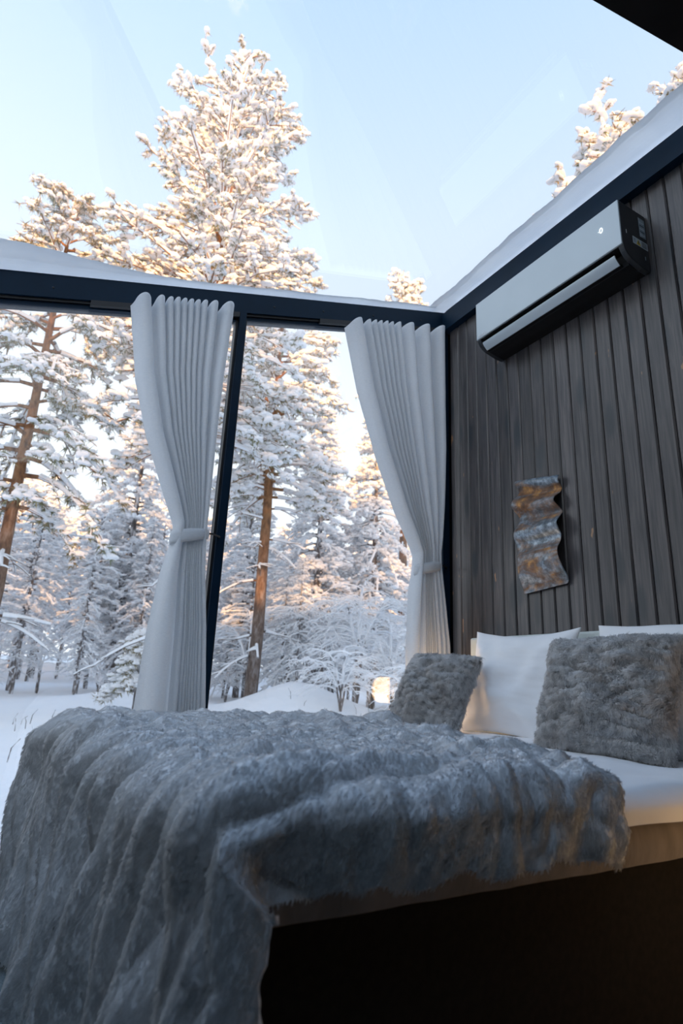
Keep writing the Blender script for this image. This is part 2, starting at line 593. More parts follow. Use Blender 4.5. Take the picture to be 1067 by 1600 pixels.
sloped_bar('head_frame', XL, 0.0, 0.024, 0.08, -0.036, 0.0, 'metal_dark', win)
sloped_bar('head_bead', XL, 0.0, 0.012, 0.024, -0.014, 0.0, 'metal_black', win)
for xa, xb in ((-1.497, -1.459), (XL, XL + 0.045), (-0.055, -0.002)):
    pr = [(xa, 0.0), (xb, 0.0), (xb, 0.11), (xa, 0.11)]
    vs = [(p[0], p[1], 0.06) for p in pr] + [(p[0], p[1], zb(p[0]) + 0.0) for p in pr]
    fs = [(0, 3, 2, 1), (4, 5, 6, 7), (0, 1, 5, 4), (1, 2, 6, 5), (2, 3, 7, 6), (3, 0, 4, 7)]
    po = mesh_obj('post', vs, fs, 'metal_dark', win)
    box('glazing_bead', (xa - 0.012, 0.022, 0.06), (xa, 0.05, zb(xa) - 0.03), 'metal_black', po)
    box('glazing_bead', (xb, 0.022, 0.06), (xb + (0.012 if xb < -0.01 else 0.001), 0.05, zb(xb) - 0.03), 'metal_black', po)
box('bottom_rail', (XL, 0.0, 0.0), (0.0, 0.11, 0.06), 'metal_black', win, 0.004)
for xa, xb in ((XL + 0.045, -1.497), (-1.459, -0.055)):
    vs = []
    for y in (0.030, 0.038):
        vs += [(xa, y, 0.06), (xb, y, 0.06), (xb, y, zb(xb) - 0.03), (xa, y, zb(xa) - 0.03)]
    mesh_obj('pane', vs, [(0, 1, 2, 3), (7, 6, 5, 4)], 'glass', win)

# glass roof
sky_w = empty('window_2', (0, 0, 0))
tag(sky_w, kind='structure')
vs = []
for dz in (0.0, 0.01):
    vs += [(XL, YC, zroof(XL) + dz), (0.02, YC, zroof(0.02) + dz), (0.02, 0.12, zroof(0.02) + dz), (XL, 0.12, zroof(XL) + dz)]
mesh_obj('pane', vs, [(3, 2, 1, 0), (4, 5, 6, 7)], 'glass', sky_w)
vs = []  # unseen rear roof pane, added to brighten the bed
for dz in (0.0, 0.01):
    vs += [(XL, YG, zroof(XL) + dz), (XC, YG, zroof(XC) + dz), (XC, YC - 0.06, zroof(XC) + dz), (XL, YC - 0.06, zroof(XL) + dz)]
mesh_obj('pane', vs, [(3, 2, 1, 0), (4, 5, 6, 7)], 'glass', sky_w)
pr = [(YC - 0.06, -0.06), (YC, -0.06), (YC, 0.02), (YC - 0.06, 0.02)]
extrude('rafter', pr, lambda p, k: ((XL if k == 0 else XC), p[0], zroof(XL if k == 0 else XC) + p[1]), 'metal_dark', sky_w)

# ------------------------------------------------------------------ snow on the roof edges


def roof_drift(name, n, m, fn, label):
    P = np.zeros((n, m, 3))
    for i in range(n):
        for j in range(m):
            P[i, j] = fn(i / (n - 1), 2 * math.pi * j / m)
    V = P.reshape(-1, 3)
    i, j = np.meshgrid(np.arange(n - 1), np.arange(m), indexing='ij')
    j2 = (j + 1) % m
    F = np.stack([i * m + j, i * m + j2, (i + 1) * m + j2, (i + 1) * m + j], -1).reshape(-1, 4)
    o = mesh_obj(name, V, F, 'roof_snow', None, True)
    tag(o, label, 'snow', kind='stuff')
    return o


def drift_wall(t, a):
    y = 0.14 + t * (-2.07)
    w = 0.165 + 0.085 * t + 0.025 * fbm(y * 2.2, 1.7)
    hgt = 0.11 + 0.03 * fbm(y * 1.6, 4.2)
    cx = 0.05
    x = cx - math.cos(a) * w * (1 + 0.05 * fbm(y * 6, math.sin(a) * 2))
    s = math.sin(a)
    z = zroof(x) + 0.012 + max(0.0, s) ** 0.6 * hgt + 0.012 * abs(fbm(y * 7, a, 2))
    if s < 0:
        z = zroof(x) + 0.012
    return (x, y, z)


roof_drift('snow_drift', 120, 20, drift_wall, 'long rounded snow drift on roof glass above the board wall')


def drift_front(t, a):
    x = XL + 0.05 + t * (-0.10 - XL - 0.05)
    heap = max(0.0, (-1.9 - x) / 1.6)
    hgt = 0.028 + 0.012 * fbm(x * 3, 2) + 0.26 * heap
    w = 0.075 + 0.012 * fbm(x * 4, 9.1) + 0.10 * heap
    y = 0.075 - math.cos(a) * w
    s = math.sin(a)
    z = zroof(x) + 0.012 + (max(0.0, s) ** 0.6 * hgt + 0.006 * abs(fbm(x * 9, a, 2)) if s >= 0 else 0)
    return (x, y, z)


roof_drift('snow_drift', 150, 16, drift_front, 'thin sloping snow strip on roof glass above the glass wall')

# ------------------------------------------------------------------ outdoor ground
GN = 190


def ground_z(x, y):
    d = math.hypot(x + 2.35, y + 2.8)
    z = -0.16 + 0.10 * fbm(x * 0.25, y * 0.25) * min(1, d / 8)
    z += 0.05 * fbm(x * 1.1, y * 1.1, 3.0)
    if y > 14:
        z += 0.035 * (y - 14)
    z += 0.95 * math.exp(-(((x - 5.3) / 1.9) ** 2 + ((y - 13.0) / 1.6) ** 2))
    z += 0.35 * math.exp(-(((x - 1.0) / 2.2) ** 2 + ((y - 16.0) / 1.6) ** 2))
    if y < -14:
        t = min(1.0, (-14 - y) / 46)
        z += 9.5 * t * t * (3 - 2 * t)  # unseen ridge added behind the cabin to block the low sun
    if -4.6 < x < 0.8 and -5.2 < y < 0.35:
        z = min(z, -0.14)
    return z


def axis(lo, hi, mid, n):
    t = np.linspace(-1, 1, n)
    return np.where(t < 0, mid + (mid - lo) * t * np.abs(t) ** 0.6, mid + (hi - mid) * t * np.abs(t) ** 0.6)


gx = axis(-80, 80, 2.0, GN)
gy = axis(-100, 90, 8.0, GN)
P = np.zeros((GN, GN, 3))
for i, x in enumerate(gx):
    for j, y in enumerate(gy):
        P[i, j] = (x, y, ground_z(x, y))
tag(mesh_obj('ground', P.reshape(-1, 3), grid_faces(GN, GN), 'snow', None, True), kind='structure')

# ------------------------------------------------------------------ trees


def clumps_mesh(C, S, T, level, rng, lump=0.22):
    """C centres, S (along, across, up) half sizes, T horizontal heading angle"""
    tv, tf = ICO[level]
    n = len(C)
    var = 1 + rng.uniform(-lump, lump, (n, len(tv)))
    v = tv[None] * var[:, :, None]
    low = v[:, :, 2] < 0
    v[:, :, 2] = np.where(low, v[:, :, 2] * 0.55, v[:, :, 2])
    v = v * S[:, None, :]
    c, s = np.cos(T)[:, None], np.sin(T)[:, None]
    x = v[:, :, 0] * c - v[:, :, 1] * s
    y = v[:, :, 0] * s + v[:, :, 1] * c
    v = np.stack([x, y, v[:, :, 2]], -1) + C[:, None, :]
    f = tf[None] + (np.arange(n) * len(tv))[:, None, None]
    return v.reshape(-1, 3), f.reshape(-1, 3)


def needles_mesh(C, L, rng, per, width=0.012, down=0.25):
    n = len(C) * per
    c = np.repeat(C, per, 0)
    l = np.repeat(L, per) * rng.uniform(0.6, 1.3, n)
    d = rng.normal(size=(n, 3))
    d[:, 2] -= down * 2
    d /= np.linalg.norm(d, axis=1, keepdims=True)
    s = np.cross(d, rng.normal(size=(n, 3)))
    s /= np.linalg.norm(s, axis=1, keepdims=True) + 1e-9
    w = width * rng.uniform(0.7, 1.6, n)[:, None]
    v = np.stack([c - s * w, c + s * w, c + d * l[:, None]], 1).reshape(-1, 3)
    return v, np.arange(n * 3).reshape(-1, 3)


def build_tree(name, seed, H, z0, width, r0, nbr, csize, level=0, droop=0.5, up_top=1.0, up_low=0.15, twigs=7, per_twig=3,
               snow=1.0, needle=6, top_w=0.25, shape=0.8, bark='bark', dead=6, coat=True, nlen=0.16, thin_coat=0.0, nmat='needles'):
    rng = np.random.default_rng(seed)
    root = empty(name)
    zz = np.linspace(-0.4, H, 14)
    wob = np.cumsum(rng.normal(0, 0.012, (14, 2)), 0) * H * 0.10
    wob -= wob[0]
    tp = np.stack([wob[:, 0], wob[:, 1], zz], 1)
    tr_ = r0 * (1 - np.clip(zz / H, 0, 1)) ** 0.75 + 0.012

    def at(z):
        return np.array([np.interp(z, zz, tp[:, 0]), np.interp(z, zz, tp[:, 1]), z])
    trunk_paths = [(tp, tr_)]
    bark_paths, coat_paths = [], []
    CC, SS, TT, NC = [], [], [], []
    az = rng.uniform(0, 6.28)
    hs_ = [(z0 + (H - z0) * ((i + rng.uniform(-0.4, 0.4)) / nbr) ** 0.95 if i else z0, False) for i in range(nbr)]
    hs_ += [(rng.uniform(1.2, max(1.4, z0)), True) for _ in range(dead)]
    for z, isdead in hs_:
        z = min(max(z, 0.8), H - 0.05)
        q = (z - z0) / (H - z0)
        az += 2.4 + rng.uniform(-0.5, 0.5)
        if isdead:
            L = width * rng.uniform(0.25, 0.6)
            up, dr = rng.uniform(-0.2, 0.2), rng.uniform(0.0, 0.5)
        else:
            L = width * (top_w + (1 - top_w) * math.sin(math.pi * min(1, max(0.0, (1 - q)) ** shape * 0.62 + 0.0)) if q < 1 else top_w)
            L *= rng.uniform(0.65, 1.15)
            up = up_low + (up_top - up_low) * max(0, q) ** 1.5 + rng.uniform(-0.12, 0.12)
            dr = droop * rng.uniform(0.6, 1.3)
        t = np.linspace(0, 1, 6)
        bend = rng.uniform(-0.35, 0.35)
        aa = az + bend * t
        st = at(z)
        pts = np.stack([st[0] + L * t * np.cos(aa), st[1] + L * t * np.sin(aa), z + L * (up * t - dr * t * t)], 1)
        rr = (0.022 + 0.016 * L) * (1 - 0.8 * t) * (0.8 if isdead else 1)
        bark_paths.append((pts, rr))
        if coat:
            k = rng.uniform(0.8, 1.4)
            coat_paths.append((pts[1:] + np.array([0, 0, 0.015 + 0.012 * k]), rr[1:] * 0.9 + 0.022 * k + thin_coat))
        ntw = twigs if not isdead else 3
        for j in range(ntw):
            tt = rng.uniform(0.25, 1.0)
            p0 = np.array([np.interp(tt, t, pts[:, i]) for i in range(3)])
            side = az + bend * tt + rng.choice([-1, 1]) * rng.uniform(0.35, 1.2)
            l = (0.25 + 0.34 * L * (1.15 - tt)) * rng.uniform(0.6, 1.2)
            u = 0.25 * up - 0.1 + rng.uniform(-0.1, 0.25) - 0.25 * dr
            tq = np.linspace(0, 1, 4)
            tw = np.stack([p0[0] + l * tq * math.cos(side), p0[1] + l * tq * math.sin(side), p0[2] + l * (u * tq - dr * 0.5 * tq * tq)], 1)
            bark_paths.append((tw, 0.012 * (1 - 0.7 * tq) + 0.002))
            if coat and (isdead or thin_coat or rng.uniform() < 0.5):
                coat_paths.append((tw + np.array([0, 0, 0.018]), 0.018 * (1 - 0.6 * tq) + 0.006 + thin_coat * 0.7))
            if isdead:
                continue
            for c in range(per_twig):
                f = (c + rng.uniform(0.3, 1.0)) / per_twig
                p = np.array([np.interp(f, tq, tw[:, i]) for i in range(3)]) + rng.normal(0, 0.035, 3)
                NC.append(p)
                if rng.uniform() < snow:
                    sz = csize * rng.uniform(0.45, 1.25) * (1.0 - 0.25 * max(0, q))
                    CC.append(p + np.array([0, 0, sz * 0.25]))
                    SS.append((sz * rng.uniform(1.0, 1.7), sz * rng.uniform(0.7, 1.0), sz * rng.uniform(0.5, 0.85)))
                    TT.append(side + rng.uniform(-0.4, 0.4))
        if not isdead:
            for c in range(3):
                f = rng.uniform(0.45, 1.02)
                p = np.array([np.interp(f, t, pts[:, i]) for i in range(3)])
                NC.append(p)
                if rng.uniform() < snow:
                    sz = csize * rng.uniform(0.6, 1.3)
                    CC.append(p + np.array([0, 0, sz * 0.3]))
                    SS.append((sz * 1.4, sz * 0.9, sz * 0.75))
                    TT.append(az + bend * f)
    for k in range(4):
        p = at(H - 0.12 * k)
        CC.append(p + np.array([0, 0, 0.02]))
        SS.append((csize * 0.6, csize * 0.6, csize * 1.1))
        TT.append(0.0)
    tubes('trunk', trunk_paths, bark, root, 10)
    tubes('branches', bark_paths, bark, root, 4)['kind'] = 'stuff'
    if coat_paths:
        tubes('branch_snow', coat_paths, 'tree_snow', root, 5)['kind'] = 'stuff'
    v, f = clumps_mesh(np.array(CC), np.array(SS), np.array(TT), level, rng)
    o = mesh_obj('snow_clumps', v, f, 'tree_snow', root, True)
    o['kind'] = 'stuff'
    if needle:
        NC = np.array(NC)
        v, f = needles_mesh(NC, np.full(len(NC), nlen), rng, needle)
        o = mesh_obj('needles', v, f, nmat, root)
        o['kind'] = 'stuff'
    return root


def build_frost_shrub(name, seed, H, n, spread, coat_r=0.016):
    """several thin stems bent over by frost, fine twigs all white"""
    rng = np.random.default_rng(seed)
    root = empty(name)
    stems, fr = [], []
    for i in range(n):
        az = rng.uniform(0, 6.28)
        h = H * rng.uniform(0.6, 1.0)
        lean = spread * rng.uniform(0.3, 1.0)
        t = np.linspace(0, 1, 9)
        pts = np.stack([lean * t ** 2.2 * math.cos(az), lean * t ** 2.2 * math.sin(az), h * (t - 0.38 * t ** 4) - 0.2], 1)
        pts[:, :2] += rng.normal(0, 0.02, (9, 2)) * H * 0.2
        stems.append((pts, (0.008 * H) * (1 - 0.85 * t) + 0.004))
        fr.append((pts[3:] + np.array([0, 0, 0.012]), (0.008 * H) * (1 - 0.85 * t[3:]) + coat_r))
        for j in range(16):
            tt = rng.uniform(0.3, 1.0)
            p0 = np.array([np.interp(tt, t, pts[:, k]) for k in range(3)])
            a2 = az + rng.uniform(-1.9, 1.9)
            l = H * 0.30 * rng.uniform(0.4, 1.0) * (1.2 - 0.5 * tt)
            tq = np.linspace(0, 1, 6)
            tw = np.stack([p0[0] + l * tq * math.cos(a2), p0[1] + l * tq * math.sin(a2), p0[2] + l * (0.55 * tq - 0.75 * tq * tq)], 1)
            fr.append((tw, coat_r * (1.1 - 0.6 * tq)))
            for q in range(4):
                f = rng.uniform(0.25, 1)
                p1 = np.array([np.interp(f, tq, tw[:, k]) for k in range(3)])
                a3 = a2 + rng.uniform(-1.2, 1.2)
                l3 = l * rng.uniform(0.25, 0.5)
                tz = np.linspace(0, 1, 4)
                fr.append((np.stack([p1[0] + l3 * tz * math.cos(a3), p1[1] + l3 * tz * math.sin(a3), p1[2] + l3 * (0.25 * tz - 0.6 * tz * tz)], 1), coat_r * (0.85 - 0.5 * tz)))
    tubes('stems', stems, 'bark_grey', root, 5)['kind'] = 'stuff'
    o = tubes('frosted_twigs', fr, 'tree_snow', root, 4)
    o['kind'] = 'stuff'
    return root


def copy_tree(src, loc, rotz, s, sz=None):
    r = src.copy()
    col.objects.link(r)
    for ch in src.children:
        c = ch.copy()
        col.objects.link(c)
        c.parent = r
    place(r, loc, rotz, s, sz)
    return r


def place(r, loc, rotz, s, sz=None):
    r.location = (loc[0], loc[1], ground_z(loc[0], loc[1]) - 0.05)
    r.rotation_euler = (0, 0, rotz)
    r.scale = (s, s, sz if sz else s)


# the tall sunlit pine that stands up above the roof beam
t = build_tree('tall_pine', 19, 16.4, 6.6, 2.7, 0.24, 150, 0.112, 1, 0.40, 1.8, 0.1, 11, 3, 0.97, 8, 0.46, 0.75, 'bark', 5, True, 0.15)
place(t, (0.95, 10.85), 0.4, 1.0)
tag(t, 'tall snow-covered pine with orange trunk lit golden above the roof beam', 'tree')
# the pine between post and right curtain
t = build_tree('pine', 23, 15.2, 6.0, 2.4, 0.19, 105, 0.12, 1, 0.5, 1.0, 0.05, 10, 3, 0.95, 6, 0.25, 0.8, 'bark', 14)
place(t, (4.25, 14.0), 1.1, 1.0)
tag(t, 'snowy pine with bare orange trunk seen right of the window post', 'tree')
# the left pine, less snow and more needles
t = build_tree('pine', 37, 12.3, 4.2, 2.1, 0.15, 66, 0.10, 1, 0.7, 1.1, 0.05, 9, 3, 0.85, 10, 0.22, 0.9, 'bark', 6, True, 0.17)
place(t, (-2.60, 11.2), 2.1, 1.0)
tag(t, 'leaning orange-trunked pine with drooping needles at the far left', 'tree')

# pines behind the board wall whose tops show over the roof drift
tp1 = build_tree('pine', 51, 12.9, 5.5, 1.9, 0.2, 66, 0.12, 1, 0.2, 1.9, 0.3, 9, 3, 1.0, 5, 0.28, 0.8, 'bark', 3)
place(tp1, (8.0, 3.6), 0.3, 1.12, 0.985)
tag(tp1, 'golden snowy pine top above the roof drift and air conditioner', 'tree')
t = copy_tree(tp1, (7.0, 0.6), 2.4, 0.90)
tag(t, 'golden snowy pine tip at the right edge above the roof drift', 'tree')
t = copy_tree(tp1, (12.1, 17.5), 4.0, 1.05, 1.50)
tag(t, 'lone golden snowy tree tip just above the corner of the two beams', 'tree')

# spruces in the right window
sp = build_tree('spruce', 71, 12.5, 1.6, 2.2, 0.16, 120, 0.13, 0, 0.75, 0.7, 0.1, 8, 3, 1.0, 5, 0.10, 1.25, 'bark_grey', 3, True, 0.15, 0.0, 'frosted_needles')
place(sp, (7.6, 16.7), 0.0, 0.93)
tag(sp, 'snowy spruce with sunlit pointed top left of the right curtain', 'tree')
t = copy_tree(sp, (9.9, 16.3), 1.9, 0.98)
tag(t, 'snowy spruce with sunlit crown half behind the right curtain', 'tree')
t = copy_tree(sp, (1.6, 21.5), 3.3, 1.02)
tag(t, 'snowy spruce with golden tip left of the left curtain', 'tree')
t = copy_tree(sp, (7.6, 10.2), 5.0, 0.42)
tag(t, 'young snow-laden spruce beside the right curtain tie', 'tree')
t = copy_tree(sp, (6.2, 20.5), 0.7, 0.80)
tag(t, 'shaded snowy spruce behind the orange-trunked pine', 'tree')

# background forest
fp = [build_tree('forest_pine', 101, 10.0, 3.0, 1.7, 0.11, 60, 0.11, 0, 0.5, 0.8, 0.0, 6, 3, 0.95, 4, 0.2, 0.9, 'bark_grey', 8, True, 0.14, 0.006, 'frosted_needles'),
      build_tree('forest_pine', 102, 10.0, 2.0, 1.5, 0.09, 66, 0.10, 0, 0.7, 0.6, 0.0, 6, 3, 0.9, 5, 0.15, 1.1, 'bark_grey', 6, True, 0.14, 0.006, 'frosted_needles'),
      build_tree('forest_pine', 103, 10.0, 4.5, 1.8, 0.11, 52, 0.12, 0, 0.4, 1.0, 0.1, 6, 3, 0.95, 5, 0.3, 0.8, 'bark_grey', 14, True, 0.14, 0.008, 'frosted_needles')]
fs_ = [build_frost_shrub('frosted_birch', 201, 3.6, 5, 1.6), build_frost_shrub('frosted_birch', 202, 5.2, 4, 2.2, 0.018)]
rf = random.Random(77)
used = set()
n_far = 0
spots = []
for i in range(150):
    az = math.radians(rf.uniform(-16, 47))
    d = 19 + 42 * rf.random() ** 1.1
    x, y = CAM.x + d * math.sin(az), CAM.y + d * math.cos(az)
    if any((x - a) ** 2 + (y - b) ** 2 < 1.1 ** 2 for a, b in spots):
        continue
    if math.hypot(x - 4.25, y - 14) < 1.5 or math.hypot(x - 1.4, y - 10.7) < 2:
        continue
    spots.append((x, y))
    p = fp[rf.randrange(3)]
    hh = d * rf.uniform(0.17, 0.29) * (1.0 if math.degrees(az) < 10 else 1.1)
    s = hh / 10.0
    s = max(0.45, min(1.35, s))
    if p not in used:
        used.add(p)
        o = p
        place(o, (x, y), rf.uniform(0, 6.28), max(0.8, s) if s > 0.8 else s, s)
    else:
        o = copy_tree(p, (x, y), rf.uniform(0, 6.28), s * rf.uniform(0.9, 1.15), s)
    adeg = math.degrees(az)
    if adeg < 9:
        lb = 'frosted pine in the shaded forest seen left of the left curtain', 'frosted forest pines in the left window'
    elif adeg < 17:
        lb = 'frosted forest pine standing behind the left curtain and post', 'frosted forest pines behind the left curtain'
    elif adeg < 31:
        lb = 'frosted pine in the shaded forest between the post and right curtain', 'frosted forest pines in the right window'
    else:
        lb = 'frosted forest pine standing behind the right curtain and board wall', 'frosted forest pines behind the right curtain'
    tag(o, lb[0], 'tree', lb[1])
shrubs = [(5.6, 11.0, 0, 1.0), (7.0, 12.6, 1, 1.15), (6.6, 9.0, 0, 0.9), (8.6, 14.2, 1, 1.3), (5.9, 15.2, 1, 1.2), (7.9, 12.0, 1, 1.0), (6.3, 13.6, 1, 1.0), (7.4, 14.8, 1, 1.25), (5.2, 16.6, 1, 1.1), (8.9, 12.6, 1, 1.05),
          (2.9, 17.0, 0, 0.8), (-1.0, 19.5, 1, 0.6), (0.8, 19.0, 0, 0.7), (9.6, 12.0, 1, 0.9), (3.4, 19.8, 1, 0.7), (6.9, 17.6, 1, 0.9),
          (-2.8, 20.5, 0, 0.7), (5.0, 18.2, 0, 0.8), (8.2, 9.6, 0, 0.9), (4.8, 21.5, 1, 0.7)]
us = set()
for x, y, k, s in shrubs:
    if k not in us:
        us.add(k)
        o = fs_[k]
        place(o, (x, y), rf.uniform(0, 6.28), s)
    else:
        o = copy_tree(fs_[k], (x, y), rf.uniform(0, 6.28), s)
    tag(o, 'frosted birch sapling with arching white twigs at the forest edge', 'sapling', 'frosted birch saplings at the forest edge')

# small snowy sapling in front of the forest, beside the left curtain
t = build_tree('snowy_sapling', 301, 2.0, 0.25, 0.75, 0.03, 26, 0.10, 1, 0.7, 0.8, 0.1, 5, 3, 1.0, 6, 0.15, 1.1, 'bark_grey', 0)
place(t, (0.75, 12.6), 0.0, 1.0)
tag(t, 'small snow-laden spruce sapling left of the left curtain foot', 'sapling')

# dry stalks poking through the snow
for k, (cx, cy, n, label) in enumerate(((-1.9, 9.5, 16, 'dry stalks poking through the snow at the far left'),
                                        (-1.2, 6.2, 10, 'sparse dry stalks in the snow beside the throw edge'),
                                        (5.6, 10.6, 10, 'dry stalks in the snow beside the mound'))):
    rr_ = random.Random(k + 4)
    paths = []
    for i in range(n):
        x, y = rr_.gauss(0, 0.7), rr_.gauss(0, 0.7)
        z = ground_z(cx + x, cy + y)
        h = rr_.uniform(0.10, 0.30)
        a = rr_.uniform(0, 6.28)
        pts = [(x, y, z - 0.03), (x + 0.02 * math.cos(a), y + 0.02 * math.sin(a), z + h * 0.6), (x + 0.1 * math.cos(a), y + 0.1 * math.sin(a), z + h)]
        paths.append((pts, [0.007, 0.006, 0.004]))
    o = tubes('dry_stalks', paths, 'bark_grey', None, 4)
    o.location = (cx, cy, 0)
    tag(o, label, 'stalks', kind='stuff')

# unseen forest added on the rise behind the cabin: it keeps the low sun off the clearing
rr_ = random.Random(9)
for row, (yy, n) in enumerate(((-57, 24), (-61, 22), (-66, 18))):
    for i in range(n):
        x = -62 + 84 * (i + rr_.uniform(0.2, 0.8)) / n
        y = yy + rr_.uniform(-1.5, 1.5)
        o = copy_tree(fp[rr_.randrange(3)], (x, y), rr_.uniform(0, 6.28), rr_.uniform(1.3, 1.7), rr_.uniform(0.45, 0.70))
        tag(o, 'unseen snowy pine added behind the cabin to shade the clearing', 'tree', 'unseen shade pines added behind the cabin')

# ------------------------------------------------------------------ curtains


def build_curtain(name, label, ypl, z_top, z_tie, rows, pleats_top, pleats_bot, tie_x, seed, hook_x):
    """rows: list of (z, x_left, x_right, weight towards bottom map, fold depth)"""
    root = empty(name, (0, 0, 0))
    nu, nz = 520, 150
    np_ = len(pleats_top)
    ct = np.concatenate([[0], np.cumsum(pleats_top)]) / sum(pleats_top)
    cb = np.concatenate([[0], np.cumsum(pleats_bot)]) / sum(pleats_bot)
    cu = np.linspace(0, 1, np_ + 1)
    u = np.linspace(0, 1, nu)
    mt, mb = np.interp(u, cu, ct), np.interp(u, cu, cb)
    wt_, wb_ = np.interp(u, (cu[1:] + cu[:-1]) / 2, np.array(pleats_top) / max(pleats_top)), np.interp(u, (cu[1:] + cu[:-1]) / 2, np.array(pleats_bot) / max(pleats_bot))
    phase = u * np_
    rz = [r[0] for r in rows][::-1]
    P = np.zeros((nu, nz, 3))
    zz = np.concatenate([np.linspace(0, 1, nz)])
    for j, q in enumerate(zz):
        # the top edge follows the sloping beam, so q runs from each top to the floor
        for pas in (0,):
            zl = z_top(rows[0][1]) * (1 - q) + 0.02 * q
        def rowval(k):
            return np.interp(zl, rz, [r[k] for r in rows][::-1])
        xl, xr, wmap, dep = rowval(1), rowval(2), rowval(3), rowval(4)
        mm = mt * (1 - wmap) + mb * wmap
        x = xl + (xr - xl) * mm
        ww = wt_ * (1 - wmap) + wb_ * wmap
        amp = dep * (0.35 + 0.65 * np.sqrt(ww))
        prof = np.cos(2 * math.pi * (phase - 0.5))
        prof = np.sign(prof) * np.abs(prof) ** 0.7
        y = ypl - amp * prof
        # rounded fronts overlap the valleys a little
        x = x + 0.16 * amp * np.sin(2 * math.pi * (phase - 0.5)) * 0.9
        zt = z_top(x) + 0.012 * (prof - 0.2)
        z = zt * (1 - q) + 0.02 * q
        wr_ = np.array([0.004 * fbm(ui * 14, zl * 3.0, seed) for ui in u])
        P[:, j, 0] = x
        P[:, j, 1] = y + wr_
        P[:, j, 2] = z
    o = mesh_obj('cloth', P.reshape(-1, 3), grid_faces(nu, nz), 'curtain_cloth', root, True)
    md = o.modifiers.new('thickness', 'SOLIDIFY')
    md.thickness = 0.003
    # hem seam across the heading
    jh = int(0.030 * nz)
    hem = [(P[::4, jh] + np.array([0, -0.0025, 0]), np.full(len(P[::4, jh]), 0.0016))]
    tubes('heading_seam', hem, 'curtain_cloth', root, 4)
    # tie band
    xa, xb = tie_x
    cx, hw = (xa + xb) / 2, (xb - xa) / 2 + 0.012
    n = 64
    V = []
    for i in range(n):
        a = 2 * math.pi * i / n
        px, py = cx + hw * math.cos(a), ypl - 0.045 * math.sin(a)
        tilt = 0.25 * (px - cx)
        for k in range(5):
            f = k / 4 - 0.5
            bul = 0.004 * (1 - (2 * f) ** 2)
            V.append((px + bul * math.cos(a), py - bul * math.sin(a), z_tie + tilt + 0.062 * f * (1.0 - 0.35 * max(0, math.cos(a)))))
    F = []
    for i in range(n):
        for k in range(4):
            i2 = (i + 1) % n
            F.append((i * 5 + k, i2 * 5 + k, i2 * 5 + k + 1, i * 5 + k + 1))
    b = mesh_obj('tie_band', V, F, 'curtain_cloth', root, True)
    md = b.modifiers.new('thickness', 'SOLIDIFY')
    md.thickness = 0.004
    tubes('hook', [([(xb + 0.002, ypl + 0.01, z_tie + 0.03), ((xb + hook_x) / 2, ypl + 0.02, z_tie + 0.035), (hook_x, -0.004, z_tie + 0.035), (hook_x, 0.012, z_tie + 0.035)], [0.005, 0.005, 0.006, 0.011])], 'metal_black', root, 8)
    tag(root, label, 'curtain', 'tied-back window curtains')
    return root


YP = -0.062


def cx_(x):
    return -2.35 + (x + 2.35) * 1.0165


def crows(rows):
    return [(0.84 + (z - 0.84) * 1.0165 if z > 0.1 else z, cx_(a), cx_(b), c, d * 1.5) for z, a, b, c, d in rows]


build_curtain('curtain', 'pale grey curtain tied back beside the window post', YP, lambda x: 2.705 + 0.28 * (x + 1.806), 1.475,
              crows([(2.60, -2.075, -1.555, 0.0, 0.034), (2.2, -2.00, -1.575, 0.05, 0.034), (1.9, -1.91, -1.582, 0.10, 0.033), (1.62, -1.795, -1.586, 0.2, 0.032),
               (1.47, -1.732, -1.588, 0.3, 0.028), (1.40, -1.732, -1.588, 0.45, 0.028), (1.25, -1.765, -1.575, 0.8, 0.03), (1.0, -1.79, -1.54, 1.0, 0.032), (0.67, -1.80, -1.505, 1.0, 0.034), (0.02, -1.86, -1.47, 1.0, 0.036)]),
              [30, 16, 11, 10, 10, 10, 10, 11, 18, 28], [95, 16, 9, 8, 8, 8, 8, 10, 12, 16], (cx_(-1.732), cx_(-1.588)), 3.1, -1.485)
build_curtain('curtain', 'pale grey curtain tied back in the corner beside the board wall', YP, lambda x: 3.066 + 0.28 * (x + 0.46), 1.51,
              crows([(2.93, -0.86, -0.115, 0.0, 0.036), (2.5, -0.755, -0.118, 0.03, 0.036), (2.1, -0.62, -0.125, 0.08, 0.034), (1.75, -0.47, -0.145, 0.2, 0.032),
               (1.58, -0.375, -0.165, 0.3, 0.03), (1.50, -0.335, -0.178, 0.4, 0.028), (1.42, -0.34, -0.175, 0.5, 0.028), (1.3, -0.365, -0.155, 0.8, 0.03), (1.0, -0.388, -0.105, 1.0, 0.022), (0.6, -0.385, -0.085, 1.0, 0.022), (0.02, -0.39, -0.09, 1.0, 0.024)]),
              [22, 10, 9, 9, 9, 9, 12, 26, 28, 26], [40, 18, 8, 7, 7, 7, 8, 16, 18, 14], (cx_(-0.335), cx_(-0.178)), 8.4, -0.03)

# slim curtain track fixed under the beam
for xa, xb, lab in ((-2.25, -1.50, 'slim dark curtain track above the left curtain'), (-1.0, -0.06, 'slim dark curtain track above the right curtain')):
    pr = [(-0.008, -0.030), (-0.008, 0.0), (0.012, 0.0), (0.012, -0.030)]
    o = extrude('curtain_track', pr, lambda p, k: ((xa if k == 0 else xb), p[0] + 0.005, zb(xa if k == 0 else xb) + p[1]), 'metal_black')
    tag(o, lab, 'curtain track')

# ------------------------------------------------------------------ bed
bed = empty('bed', (-1.1, -1.05, 0))
tag(bed, 'double bed with dark base and pale padded headboard against the board wall', 'bed')


def bedpart(o):
    o.parent = bed
    o.matrix_parent_inverse = Matrix.Translation((1.1, 1.05, 0))
    return o


